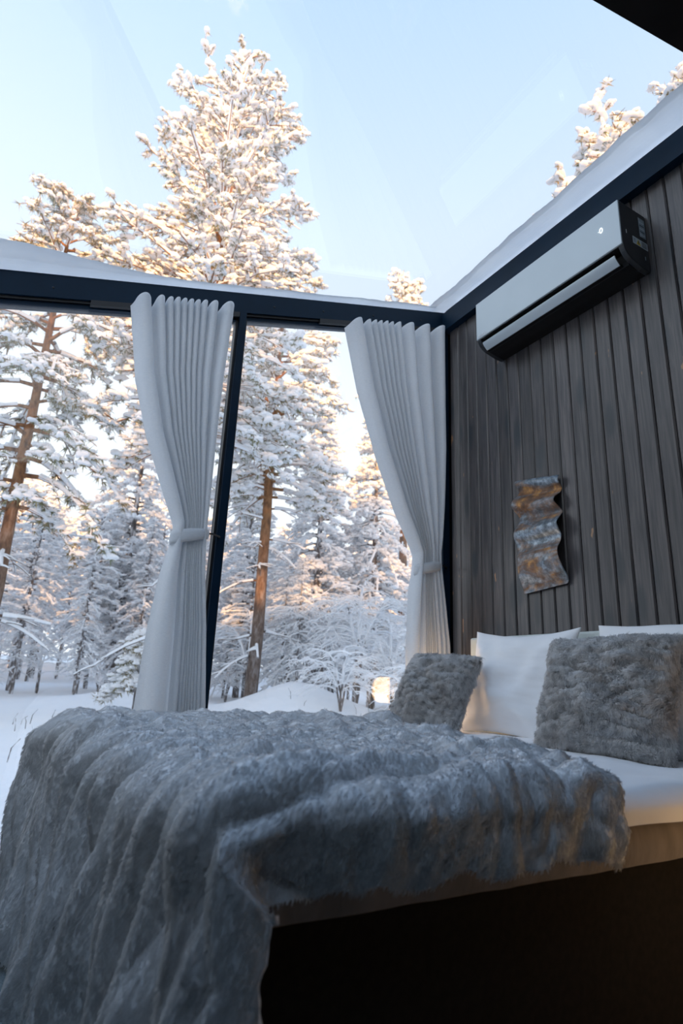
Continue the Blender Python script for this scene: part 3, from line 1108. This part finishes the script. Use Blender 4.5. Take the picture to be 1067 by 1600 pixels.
BY0, BY1 = -1.80, -0.27
bedpart(box('bed_base', (-2.01, BY0 + 0.02, 0.07), (-0.09, BY1 - 0.02, 0.46), 'bed_base', None, 0.015))
for x in (-1.95, -0.25):
    for y in (BY0 + 0.12, BY1 - 0.12):
        bedpart(box('leg', (x - 0.03, y - 0.03, 0.0), (x + 0.03, y + 0.03, 0.075), 'metal_black', None, 0.004))
bedpart(box('headboard', (-0.085, -1.98, 0.10), (-0.003, -0.262, 1.105), 'headboard', None, 0.012))
# mattress with its sheet-covered soft side
nu, nv = 150, 24
Vm = []
for i in range(nu):
    for j in range(nv):
        a = j / (nv - 1)
        Vm.append((0, 0, 0))


def soft_slab(name, x0, x1, y0, y1, z0, z1, rad, mat, seed, nx=110, ny=90, wr=0.006, sag=0.0, wscale=5.0):
    """rounded slab: top sheet that turns over all four edges and runs down to z0"""
    H_ = z1 - z0
    ext = H_ + 0.0
    us = np.concatenate([np.linspace(-ext, 0, 14, endpoint=False), np.linspace(0, x1 - x0, nx), np.linspace(x1 - x0, x1 - x0 + ext, 15)[1:]])
    vs_ = np.concatenate([np.linspace(-ext, 0, 14, endpoint=False), np.linspace(0, y1 - y0, ny), np.linspace(y1 - y0, y1 - y0 + ext, 15)[1:]])

    def fold(s, Lx):
        # arc-length s along 0..Lx with quarter-round of radius rad at the edges -> (pos, drop)
        def edge(d):   # d = distance past (Lx - rad)
            if d <= 0:
                return d, 0.0
            q = d / rad
            if q < math.pi / 2:
                return rad * math.sin(q), rad * (1 - math.cos(q))
            return rad, rad + (d - rad * math.pi / 2)
        if s > Lx / 2:
            p, dr = edge(s - (Lx - rad))
            return Lx - rad + p, dr
        p, dr = edge((rad) - s)
        return rad - p, dr
    P_ = np.zeros((len(us), len(vs_), 3))
    for i, uu in enumerate(us):
        px, dx = fold(uu, x1 - x0)
        for j, vv in enumerate(vs_):
            py, dy = fold(vv, y1 - y0)
            d = min(H_, max(dx, dy) + 0.3 * min(dx, dy))
            w = wr * fbm((x0 + px) * wscale, (y0 + py) * wscale + d * 3, seed, 3)
            f = d / H_
            nxv = (1 if uu > (x1 - x0) / 2 else -1) * (dx > 0) * min(1, dx / rad)
            nyv = (1 if vv > (y1 - y0) / 2 else -1) * (dy > 0) * min(1, dy / rad)
            bulge = 0.012 * math.sin(math.pi * f)
            P_[i, j] = (x0 + px + nxv * (w + bulge), y0 + py + nyv * (w + bulge), z1 - d + w * (1 - f) + sag * fbm((x0 + px) * 1.3, (y0 + py) * 1.3, seed + 4))
    return mesh_obj(name, P_.reshape(-1, 3), grid_faces(len(us), len(vs_)), mat, None, True)


bedpart(soft_slab('mattress', -2.01, -0.09, BY0, BY1, 0.455, 0.56, 0.03, 'mattress_cloth', 2.0, 110, 60, 0.005, 0.0, 9.0))
o = soft_slab('duvet', -1.985, -0.12, BY0 - 0.045, BY1 + 0.02, 0.553, 0.632, 0.045, 'sheet', 6.0, 130, 110, 0.010, 0.010, 4.0)
tag(o, 'white duvet spread over the bed under the fur throw', 'duvet')

# ------------------------------------------------------------------ fur


def add_fur(parent, P_, faces_n, count, length, radius, mat, seed, comb=(0, 0, 0), curl=0.5, name='fur_pile', clump=0.0, mask=None, own=0.25, tone_amp=0.045):
    """strands on the grid P_ (nu, nv, 3)"""
    rng = np.random.default_rng(seed)
    nu, nv, _ = P_.shape
    du = np.gradient(P_, axis=0)
    dv = np.gradient(P_, axis=1)
    N = np.cross(du, dv) * faces_n
    A = np.linalg.norm(N, axis=2)
    N = N / (A[..., None] + 1e-12)
    w = A[:-1, :-1].ravel()
    if mask is not None:
        w = w * mask[:-1, :-1].ravel()
    w = w / w.sum()
    idx = rng.choice(len(w), count, p=w)
    i, j = idx // (nv - 1), idx % (nv - 1)
    a, b = rng.random(count)[:, None], rng.random(count)[:, None]

    def lerp(G):
        return (G[i, j] * (1 - a) + G[i + 1, j] * a) * (1 - b) + (G[i, j + 1] * (1 - a) + G[i + 1, j + 1] * a) * b
    p = lerp(P_)
    n = lerp(N)
    n /= np.linalg.norm(n, axis=1, keepdims=True) + 1e-9
    # lay direction varies smoothly so that the pile forms tufts
    fld = np.zeros((nu, nv, 3))
    ks = rng.normal(0, 1, (14, 3)) * 26
    ph = rng.uniform(0, 6.28, (14,))
    am = rng.normal(0, 1, (14, 3))
    for k in range(14):
        fld += np.sin(P_ @ ks[k] + ph[k])[..., None] * am[k]
    fld /= 4.0
    lay = lerp(fld) * (0.6 - 0.6 * clump) + np.array(comb)
    lay = lay - n * np.sum(lay * n, 1, keepdims=True)
    L = length * rng.uniform(0.55, 1.25, count)[:, None]
    r1 = rng.normal(0, 0.22 - 0.2 * clump, (count, 3))
    d0 = n * (0.9 - 0.5 * clump) + lay * 0.5 + r1
    d0 /= np.linalg.norm(d0, axis=1, keepdims=True)
    d1 = n * (0.45 - 0.35 * clump) + lay * (0.6 + curl) + r1 * 1.4 + np.array([0, 0, -0.15])
    d1 /= np.linalg.norm(d1, axis=1, keepdims=True)
    d2 = n * 0.2 + lay * (0.7 + curl) + rng.normal(0, 0.4 - 0.4 * clump, (count, 3)) + np.array([0, 0, -0.3])
    d2 /= np.linalg.norm(d2, axis=1, keepdims=True)
    q0 = p - n * 0.002
    q1 = q0 + d0 * L * 0.4
    q2 = q1 + d1 * L * 0.35
    q3 = q2 + d2 * L * 0.3
    pts = np.stack([q0, q1, q2, q3], 1).astype(np.float32)
    hc = bpy.data.hair_curves.new(name)
    hc.add_curves([4] * count)
    hc.position_data.foreach_set('vector', pts.ravel())
    ra = hc.attributes.get('radius') or hc.attributes.new('radius', 'FLOAT', 'POINT')
    rad = np.tile(np.array([1.0, 0.95, 0.7, 0.18], dtype=np.float32) * radius, count)
    ra.data.foreach_set('value', rad)
    tf_ = np.zeros(count)
    for k in range(10):
        kk = rng.normal(0, 1, 3) * (110 if own < 0.5 else 170)
        tf_ += np.sin(p @ kk + rng.uniform(0, 6.28))
    tone = np.clip(0.92 + tone_amp * tf_ / 2.2 + rng.normal(0, 0.07 - 0.06 * clump, count), 0.35, 1.05)
    tt_ = hc.attributes.new('tuft_tone', 'FLOAT', 'POINT')
    tt_.data.foreach_set('value', (tone[:, None] * np.array([0.88, 0.96, 1.0, 1.0])[None]).astype(np.float32).ravel())
    na = hc.attributes.new('pelt_normal', 'FLOAT_VECTOR', 'POINT')
    bend_n = np.stack([n, n * 0.9 + d1 * own * 0.3, n * 0.8 + d1 * own * 0.7, n * 0.7 + d2 * own], 1)
    bend_n /= np.linalg.norm(bend_n, axis=2, keepdims=True)
    na.data.foreach_set('vector', bend_n.astype(np.float32).ravel())
    hc.materials.append(MATS[mat + '_pile'])
    o = bpy.data.objects.new(name, hc)
    col.objects.link(o)
    o.parent = parent
    o['kind'] = 'stuff'
    return o


# the throw: lies over the foot half, hangs over the near edge and down the foot end
nu, nv = 330, 300
TH = np.zeros((nu, nv, 3))
R0, DROP, ZT = 0.11, 0.54, 0.668
Y_FAR, Y_NEAR = -0.215, -1.885
for i in range(nu):
    u = i / (nu - 1)
    for j in range(nv):
        v = j / (nv - 1)
        # across the bed: far overhang, top, near overhang
        Lw = Y_FAR - Y_NEAR
        s = -0.10 + v * (Lw + 0.10 + 0.15 + 0.03 * fbm(u * 14, 0.3, 5.5, 2))
        rn = 0.06
        ydrop = 0.0
        if s < 0:
            y, ydrop = Y_FAR + 0.02 * math.sin(min(1, -s / 0.03) * math.pi / 2), -s
        elif s > Lw - rn:
            d = s - (Lw - rn)
            q = d / rn
            if q < math.pi / 2:
                y, ydrop = Y_NEAR + rn - rn * math.sin(q), rn * (1 - math.cos(q))
            else:
                e_ = d - rn * math.pi / 2
                y, ydrop = Y_NEAR + 0.25 * e_, rn + 0.9 * e_
        else:
            y = Y_FAR - s
        yy = Y_FAR - max(0, min(Lw, s))
        xr = -0.63 + 0.255 * yy + 0.03 * fbm(yy * 3.1, 2.2)
        xf = -2.14 - 0.053 * (yy + 0.2) * -1.0 if False else -2.145 - 0.05 * (yy + 0.2)
        Lt = (xr - xf) - R0
        tot = Lt + R0 * math.pi / 2 + DROP
        L = u * tot
        lean = 0.0
        if L < Lt:
            x, zdrop, fd = xr - L, 0.0, 0.0
        elif L < Lt + R0 * math.pi / 2:
            q = (L - Lt) / R0
            x, zdrop, fd = xr - Lt - R0 * math.sin(q), R0 * (1 - math.cos(q)), math.sin(q)
        else:
            d = L - Lt - R0 * math.pi / 2
            flare = 0.045 * math.sin(min(1.0, d / 0.34) * math.pi / 2)
            x, zdrop, fd = xf - flare * (0.5 + 0.5 * (yy - Y_NEAR) / Lw), R0 + d, 1.0
        yl = max(0.0, ydrop - zdrop)
        if fd > 0:
            # on the foot drop the near and far borders hang straight beside the bed
            if s > Lw - rn:
                k = min(1.0, (s - Lw + rn) / (0.15 + rn))
                y = y * (1 - fd) + fd * (Y_NEAR + rn - 0.085 * math.sin(k * math.pi * 0.62))
                x += fd * 0.13 * k * k
            elif s < 0:
                y += 0.05 * fd * min(1, -s / 0.1)
        z = ZT - zdrop - yl
        ed = min(1.0, u / 0.05)
        z -= 0.02 * (1 - ed) ** 2
        # plush ridges: along the drop they run downwards, on top they meander
        warp = 0.05 * fbm(x * 2.0 + 3, y * 2.0, zdrop * 2.5, 2)
        f1 = abs(fbm((y + warp) * 9.5, (x - zdrop) * 1.4, 4.0, 1))
        f2 = abs(fbm((y + warp) * 19.0, (x - zdrop) * 3.5, 8.0, 1))
        t1 = abs(fbm(x * 6.0 + warp * 20, (y + warp) * 9.5, 1.0, 1))
        t2 = abs(fbm(x * 13.0, y * 19.0, 6.0, 2))
        big = fbm(x * 3.0, y * 4.0, zdrop * 3.0 + 9.0, 1)
        top_m = 1 - fd
        amp = (0.130 * f1 + 0.040 * f2) * fd + (0.058 * f1 + 0.024 * f2 + 0.030 * t1 + 0.022 * t2 + 0.012 * big) * top_m - 0.018 - 0.020 * fd
        nx_, ny_, nz_ = -fd, 0.0, 1 - 0.8 * fd
        if s > Lw - rn:
            k = min(1.0, (s - Lw + rn) / (rn * 1.4)) * (1 - fd)
            ny_, nz_ = -k, nz_ * (1 - 0.6 * k)
            y += ny_ * 0.014 * fbm(x * 9, 0.5, s * 9, 2)
        TH[i, j] = (x + nx_ * amp, y + ny_ * amp, z + nz_ * amp)
thr = mesh_obj('fur_throw', TH.reshape(-1, 3), grid_faces(nu, nv), 'fur_throw', None, True)
tag(thr, 'plush grey faux-fur throw draped over the foot end of the bed', 'throw')
md = thr.modifiers.new('thickness', 'SOLIDIFY')
md.thickness = 0.012
md.offset = -1.0
add_fur(thr, TH, 1.0, 250000, 0.012, 0.0009, 'fur_throw', 3, (-0.5, -0.15, -0.5), 0.2, 'fur_pile', 0.7, None, 0.2, 0.03)


def pillow_grid(w, h, th, n, seed, wrinkle=0.012, corner=0.05, power=0.55, wocts=2, rib=0.002):
    """two faces of a stuffed case; local x = width, z = height, y = thickness (front is -y)"""
    out = []
    for side in (-1, 1):
        G = np.zeros((n, n, 3))
        for i in range(n):
            a = -1 + 2 * i / (n - 1)
            for j in range(n):
                b = -1 + 2 * j / (n - 1)
                # edges bow inward between the pointed corners
                x = a * w / 2 * (1 - corner * (1 - b * b) * abs(a))
                z = b * h / 2 * (1 - corner * (1 - a * a) * abs(b))
                t = max(0.0, (1 - a ** 2)) ** power * max(0.0, (1 - b ** 2)) ** power
                wv = wrinkle * fbm(a * 1.7 + seed, b * 1.5 - seed, side * 3 + seed, wocts) * (0.25 + t)
                wv += rib * fbm(a * 3.0 + seed, b * 11, seed * 2, 2) * (0.4 + 0.6 * t)
                G[i, j] = (x, side * (th / 2 * t) + wv, z + h / 2)
        out.append(G)
    return out


def pillow(name, label, cat, group, w, h, th, loc, yaw, tilt, roll, mat, seed, n=64, fur=None, **kw):
    gf, gb = pillow_grid(w, h, th, n, seed, **kw)
    V = np.concatenate([gf.reshape(-1, 3), gb.reshape(-1, 3)])
    f1 = grid_faces(n, n)
    f2 = grid_faces(n, n)[:, ::-1] + n * n
    rim = []
    for k in range(n - 1):
        for a, b in (((0, k), (0, k + 1)), ((n - 1, k + 1), (n - 1, k)), ((k + 1, 0), (k, 0)), ((k, n - 1), (k + 1, n - 1))):
            ia, ib = a[0] * n + a[1], b[0] * n + b[1]
            rim.append((ia, ib, ib + n * n, ia + n * n))
    F = np.concatenate([f1, f2, np.array(rim)])
    o = mesh_obj(name, V, F, mat, None, True)
    o.location = loc
    # local front (-y) is turned to face the foot of the bed
    o.rotation_euler = Matrix.Rotation(yaw, 3, 'Z').to_4x4().to_3x3().to_euler()
    o.rotation_euler = (Matrix.Rotation(yaw, 3, 'Z') @ Matrix.Rotation(tilt, 3, 'X') @ Matrix.Rotation(roll, 3, 'Y')).to_euler()
    tag(o, label, cat, group)
    if fur:
        cnt, ln, rd, cm = fur
        add_fur(o, gf, 1.0, cnt, ln, rd, cm, int(seed * 10) + 1, (0.1, 0, -0.5), 0.5, own=0.9, tone_amp=0.17)
        add_fur(o, gb, -1.0, cnt // 3, ln, rd, cm, int(seed * 10) + 2, (0.1, 0, -0.5), 0.5)
    return o


FACE = -math.pi / 2     # front looks along -x
pillow('pillow', 'white pillow between the two grey fur cushions', 'pillow', 'white bed pillows', 0.66, 0.53, 0.17, (-0.30, -0.71, 0.615), FACE, -0.30, 0.02, 'sheet', 2.2, 80, wrinkle=0.035, corner=0.13)
pillow('pillow', 'white pillow behind the right grey fur cushion', 'pillow', 'white bed pillows', 0.68, 0.52, 0.16, (-0.26, -1.47, 0.615), FACE, -0.24, 0.0, 'sheet', 5.7, 80, wrinkle=0.022, corner=0.07)
pillow('fur_cushion', 'smaller grey fur cushion near the window corner, left of the white pillow', 'cushion', 'grey fur cushions', 0.42, 0.41, 0.17, (-0.60, -0.475, 0.63), FACE + 0.20, -0.50, 0.05, 'fur_cushion', 7.7, 48, (46000, 0.022, 0.0008, 'fur_cushion'), wrinkle=0.030, corner=0.05, wocts=3, rib=0.020)
pillow('fur_cushion', 'large grey-brown fur cushion leaning in front of the right white pillow', 'cushion', 'grey fur cushions', 0.53, 0.45, 0.19, (-0.47, -1.33, 0.630), FACE + 0.06, -0.40, -0.02, 'fur_cushion', 9.3, 56, (80000, 0.024, 0.0008, 'fur_cushion'), wrinkle=0.034, corner=0.05, wocts=3, rib=0.022)

# ------------------------------------------------------------------ bedside wall lamps


def wall_lamp(y, z, label, gx=-0.294):
    root = empty('wall_lamp', (0, y, z))
    n, m_ = 32, 18
    V = []
    for i in range(n):
        a = 2 * math.pi * i / n
        for j in range(m_):
            b = -math.pi / 2 + math.pi * j / (m_ - 1)
            rr = 0.074 * max(0.0, math.cos(b)) ** 0.55
            V.append((gx + rr * math.cos(a), rr * math.sin(a), 0.074 * math.sin(b) + 0.006))
    V = np.array(V)
    F = grid_faces(n, m_, True)
    mesh_obj('globe', V, F, 'lamp_globe', root, True)
    tubes('cap', [([(gx, 0, 0.078), (gx, 0, 0.084), (gx, 0, 0.098), (gx, 0, 0.104)], [0.03, 0.03, 0.018, 0.004])], 'lamp_brass', root, 16)
    tubes('arm', [([(gx, 0, 0.10), (gx + 0.032, 0, 0.115), (gx + 0.05, 0, 0.12), (-0.002, 0, 0.12)], [0.006, 0.006, 0.006, 0.006])], 'lamp_brass', root, 8)
    tubes('wall_plate', [([(-0.001, 0, 0.12), (-0.012, 0, 0.12), (-0.014, 0, 0.12)], [0.035, 0.035, 0.002])], 'lamp_brass', root, 20)
    tag(root, label, 'lamp', 'brass bedside wall lamps')
    return root


wall_lamp(-0.165, 0.80, 'glowing globe wall lamp in the window corner, reflected in the glass', -0.312)
wall_lamp(-2.22, 0.43, 'glowing globe wall lamp at the near side of the bed', -0.70)

# ------------------------------------------------------------------ air conditioner
ac = empty('air_conditioner', (0, 0, 0))
tag(ac, 'silver and black split air conditioner high on the board wall', 'air conditioner')
AY0, AY1 = -1.460, -0.495       # near and far ends
XF = -0.196


def ac_profile(inset=0.0):
    pts = [(-0.002, 3.066 - inset), (XF + 0.006 + inset, 3.066 - inset), (XF + inset, 3.060 - inset), (XF + inset, 2.845)]
    for k in range(9):
        a = k / 8 * math.radians(72)
        r = 0.085
        pts.append((XF + inset + r * (1 - math.cos(a)), 2.845 - r * math.sin(a)))
    pts += [(-0.06, 2.747 + inset * 0.3), (-0.002, 2.745 + inset * 0.3)]
    return pts


for ya, yb in ((AY0, AY0 + 0.028), (AY1 - 0.028, AY1)):
    o = extrude('end_cap', ac_profile(), lambda p, k: (p[0], (ya if k == 0 else yb), p[1]), 'ac_dark', ac)
    md = o.modifiers.new('bevel', 'BEVEL')
    md.width = 0.004
    md.segments = 2
    md.limit_method = 'ANGLE'
    md.angle_limit = math.radians(60)
body = [(-0.002, 3.062), (XF + 0.008, 3.062), (XF + 0.008, 2.820), (XF + 0.055, 2.812), (XF + 0.062, 2.775), (XF + 0.075, 2.757), (-0.06, 2.749), (-0.002, 2.747)]
extrude('body', body, lambda p, k: (p[0], (AY0 + 0.028 if k == 0 else AY1 - 0.028), p[1]), 'ac_black', ac)
box('front_panel', (XF - 0.006, AY0 + 0.002, 2.822), (XF + 0.007, AY1 - 0.002, 3.069), 'ac_silver', ac, 0.004)
# curved louvre below the panel
lv = []
for k in range(9):
    a = k / 8
    lv.append((XF + 0.010 + 0.034 * a ** 1.5, 2.797 - 0.040 * a))
lvb = [(x + 0.006, z + 0.002) for x, z in lv[::-1]]
extrude('louvre', lv + lvb, lambda p, k: (p[0], (AY0 + 0.055 if k == 0 else AY1 - 0.036), p[1]), 'ac_silver', ac, False)
box('outlet_vane', (XF + 0.045, AY0 + 0.055, 2.7600), (XF + 0.075, AY1 - 0.04, 2.7645), 'ac_black', ac)
# display figure 0 with its dot, and the faint maker's lettering
rg = []
for i in range(20):
    a = 2 * math.pi * i / 20
    rg.append((XF - 0.0075, -1.362 + 0.0075 * math.cos(a), 2.962 + 0.013 * math.sin(a)))
rg.append(rg[0])
tubes('display_digit', [(rg, [0.0022] * len(rg))], 'display_light', ac, 5)
mesh_obj('display_dot', ICO[1][0] * np.array([0.0012, 0.002, 0.002]) + np.array([XF - 0.0065, -1.347, 2.962]), ICO[1][1], 'display_light', ac, True)
vs, fs = [], []
rl = random.Random(3)
for k in range(10):
    ya_ = -0.512 - k * 0.0072
    hh = 0.017 if k in (0, 1, 5, 7) else 0.012
    for za, zc, yw in ((2.832, 2.832 + hh, 0.0034), (2.832 + (0 if k % 2 else hh * 0.7), 2.832 + (0.004 if k % 2 else hh), 0.0062)):
        b0 = len(vs)
        vs += [(XF - 0.0072, ya_, za), (XF - 0.0072, ya_ - yw, za), (XF - 0.0072, ya_ - yw, zc), (XF - 0.0072, ya_, zc),
               (XF - 0.0055, ya_, za), (XF - 0.0055, ya_ - yw, za), (XF - 0.0055, ya_ - yw, zc), (XF - 0.0055, ya_, zc)]
        fs += [tuple(b0 + q for q in f) for f in ((0, 1, 2, 3), (0, 4, 5, 1), (1, 5, 6, 2), (2, 6, 7, 3), (3, 7, 4, 0))]
lg = mesh_obj('maker_lettering', vs, fs, 'print_white', ac)
lg['kind'] = 'stuff'
# stickers on the near end cap
YE = AY0 - 0.0006


def decal(name, pts, mat, lift=0.0, parent=ac):
    vs = [(x, YE - lift, z) for x, z in pts] + [(x, YE - lift - 0.0005, z) for x, z in pts]
    n = len(pts)
    fs = [tuple(range(n)), tuple(range(2 * n - 1, n - 1, -1))] + [(i, i + n, (i + 1) % n + n, (i + 1) % n) for i in range(n)]
    return mesh_obj(name, vs, fs, mat, parent)


st = decal('rating_sticker', [(-0.058, 2.925), (-0.012, 2.925), (-0.012, 3.035), (-0.058, 3.035)], 'sticker_grey')
for k in range(5):
    decal('print_line', [(-0.054, 2.935 + k * 0.018), (-0.018, 2.935 + k * 0.018), (-0.018, 2.941 + k * 0.018), (-0.054, 2.941 + k * 0.018)], 'print_dark' if k % 2 else 'sticker', 0.0006, st)
st = decal('warning_sticker', [(-0.118, 2.862), (-0.006, 2.862), (-0.006, 2.902), (-0.118, 2.902)], 'sticker')
decal('warning_triangle', [(-0.092, 2.866), (-0.060, 2.866), (-0.076, 2.898)], 'print_yellow', 0.0006, st)
decal('warning_mark', [(-0.079, 2.871), (-0.073, 2.871), (-0.073, 2.887), (-0.079, 2.887)], 'print_dark', 0.0012, st)
for k in range(4):
    decal('print_line', [(-0.052, 2.868 + k * 0.008), (-0.014, 2.868 + k * 0.008), (-0.014, 2.8715 + k * 0.008), (-0.052, 2.8715 + k * 0.008)], 'print_dark', 0.0006, st)
decal('print_line', [(-0.113, 2.870), (-0.099, 2.870), (-0.099, 2.894), (-0.113, 2.894)], 'sticker_grey', 0.0006, st)
decal('clip_mark', [(-0.164, 2.895), (-0.160, 2.895), (-0.160, 2.915), (-0.164, 2.915)], 'print_white')
decal('clip_mark', [(-0.036, 2.80), (-0.031, 2.80), (-0.031, 2.82), (-0.036, 2.82)], 'sticker_grey')

# ------------------------------------------------------------------ rusty corrugated sheet on the wall
nu, nv = 40, 150
P = np.zeros((nu, nv, 3))
# height profile: list of (share of the height, distance from the wall in metres)
kv = np.array([0.0, 0.035, 0.07, 0.11, 0.155, 0.20, 0.245, 0.29, 0.335, 0.40, 0.47, 0.53, 0.575, 0.63, 0.70, 0.78, 0.86, 0.93, 0.965, 1.0])
kd = np.array([26, 44, 30, 12, 24, 52, 58, 30, 14, 40, 66, 52, 34, 36, 58, 62, 48, 24, 14, 26]) / 1000.0
for i in range(nu):
    u = i / (nu - 1)
    for j in range(nv):
        v = j / (nv - 1)
        vv = v + 0.012 * math.sin(u * 3 + v * 9)
        d = np.interp(vv, kv, kd)
        d = 0.5 * d + 0.25 * np.interp(vv + 0.018, kv, kd) + 0.25 * np.interp(vv - 0.018, kv, kd)
        edge_l = 0.012 * math.sin(v * 19) + 0.014 * (v - 0.3)
        y = -0.590 - u * (0.292 + 0.008 * math.sin(v * 15 + 1)) - edge_l * (1 - u) - 0.012 * v
        z = 1.948 - 0.628 * v + 0.045 * u * (v - 0.55) * 1.2 - 0.02 * u * (1 - v)
        P[i, j] = (-(0.004 + max(0.0, d - 0.010) * (1.15 + 0.25 * u)), y, z)
o = mesh_obj('corrugated_sheet', P.reshape(-1, 3), grid_faces(nu, nv), 'rusty_sheet', None, True)
md = o.modifiers.new('thickness', 'SOLIDIFY')
md.thickness = 0.002
tag(o, 'rusty corrugated metal sheet hung as art on the dark board wall', 'wall art')
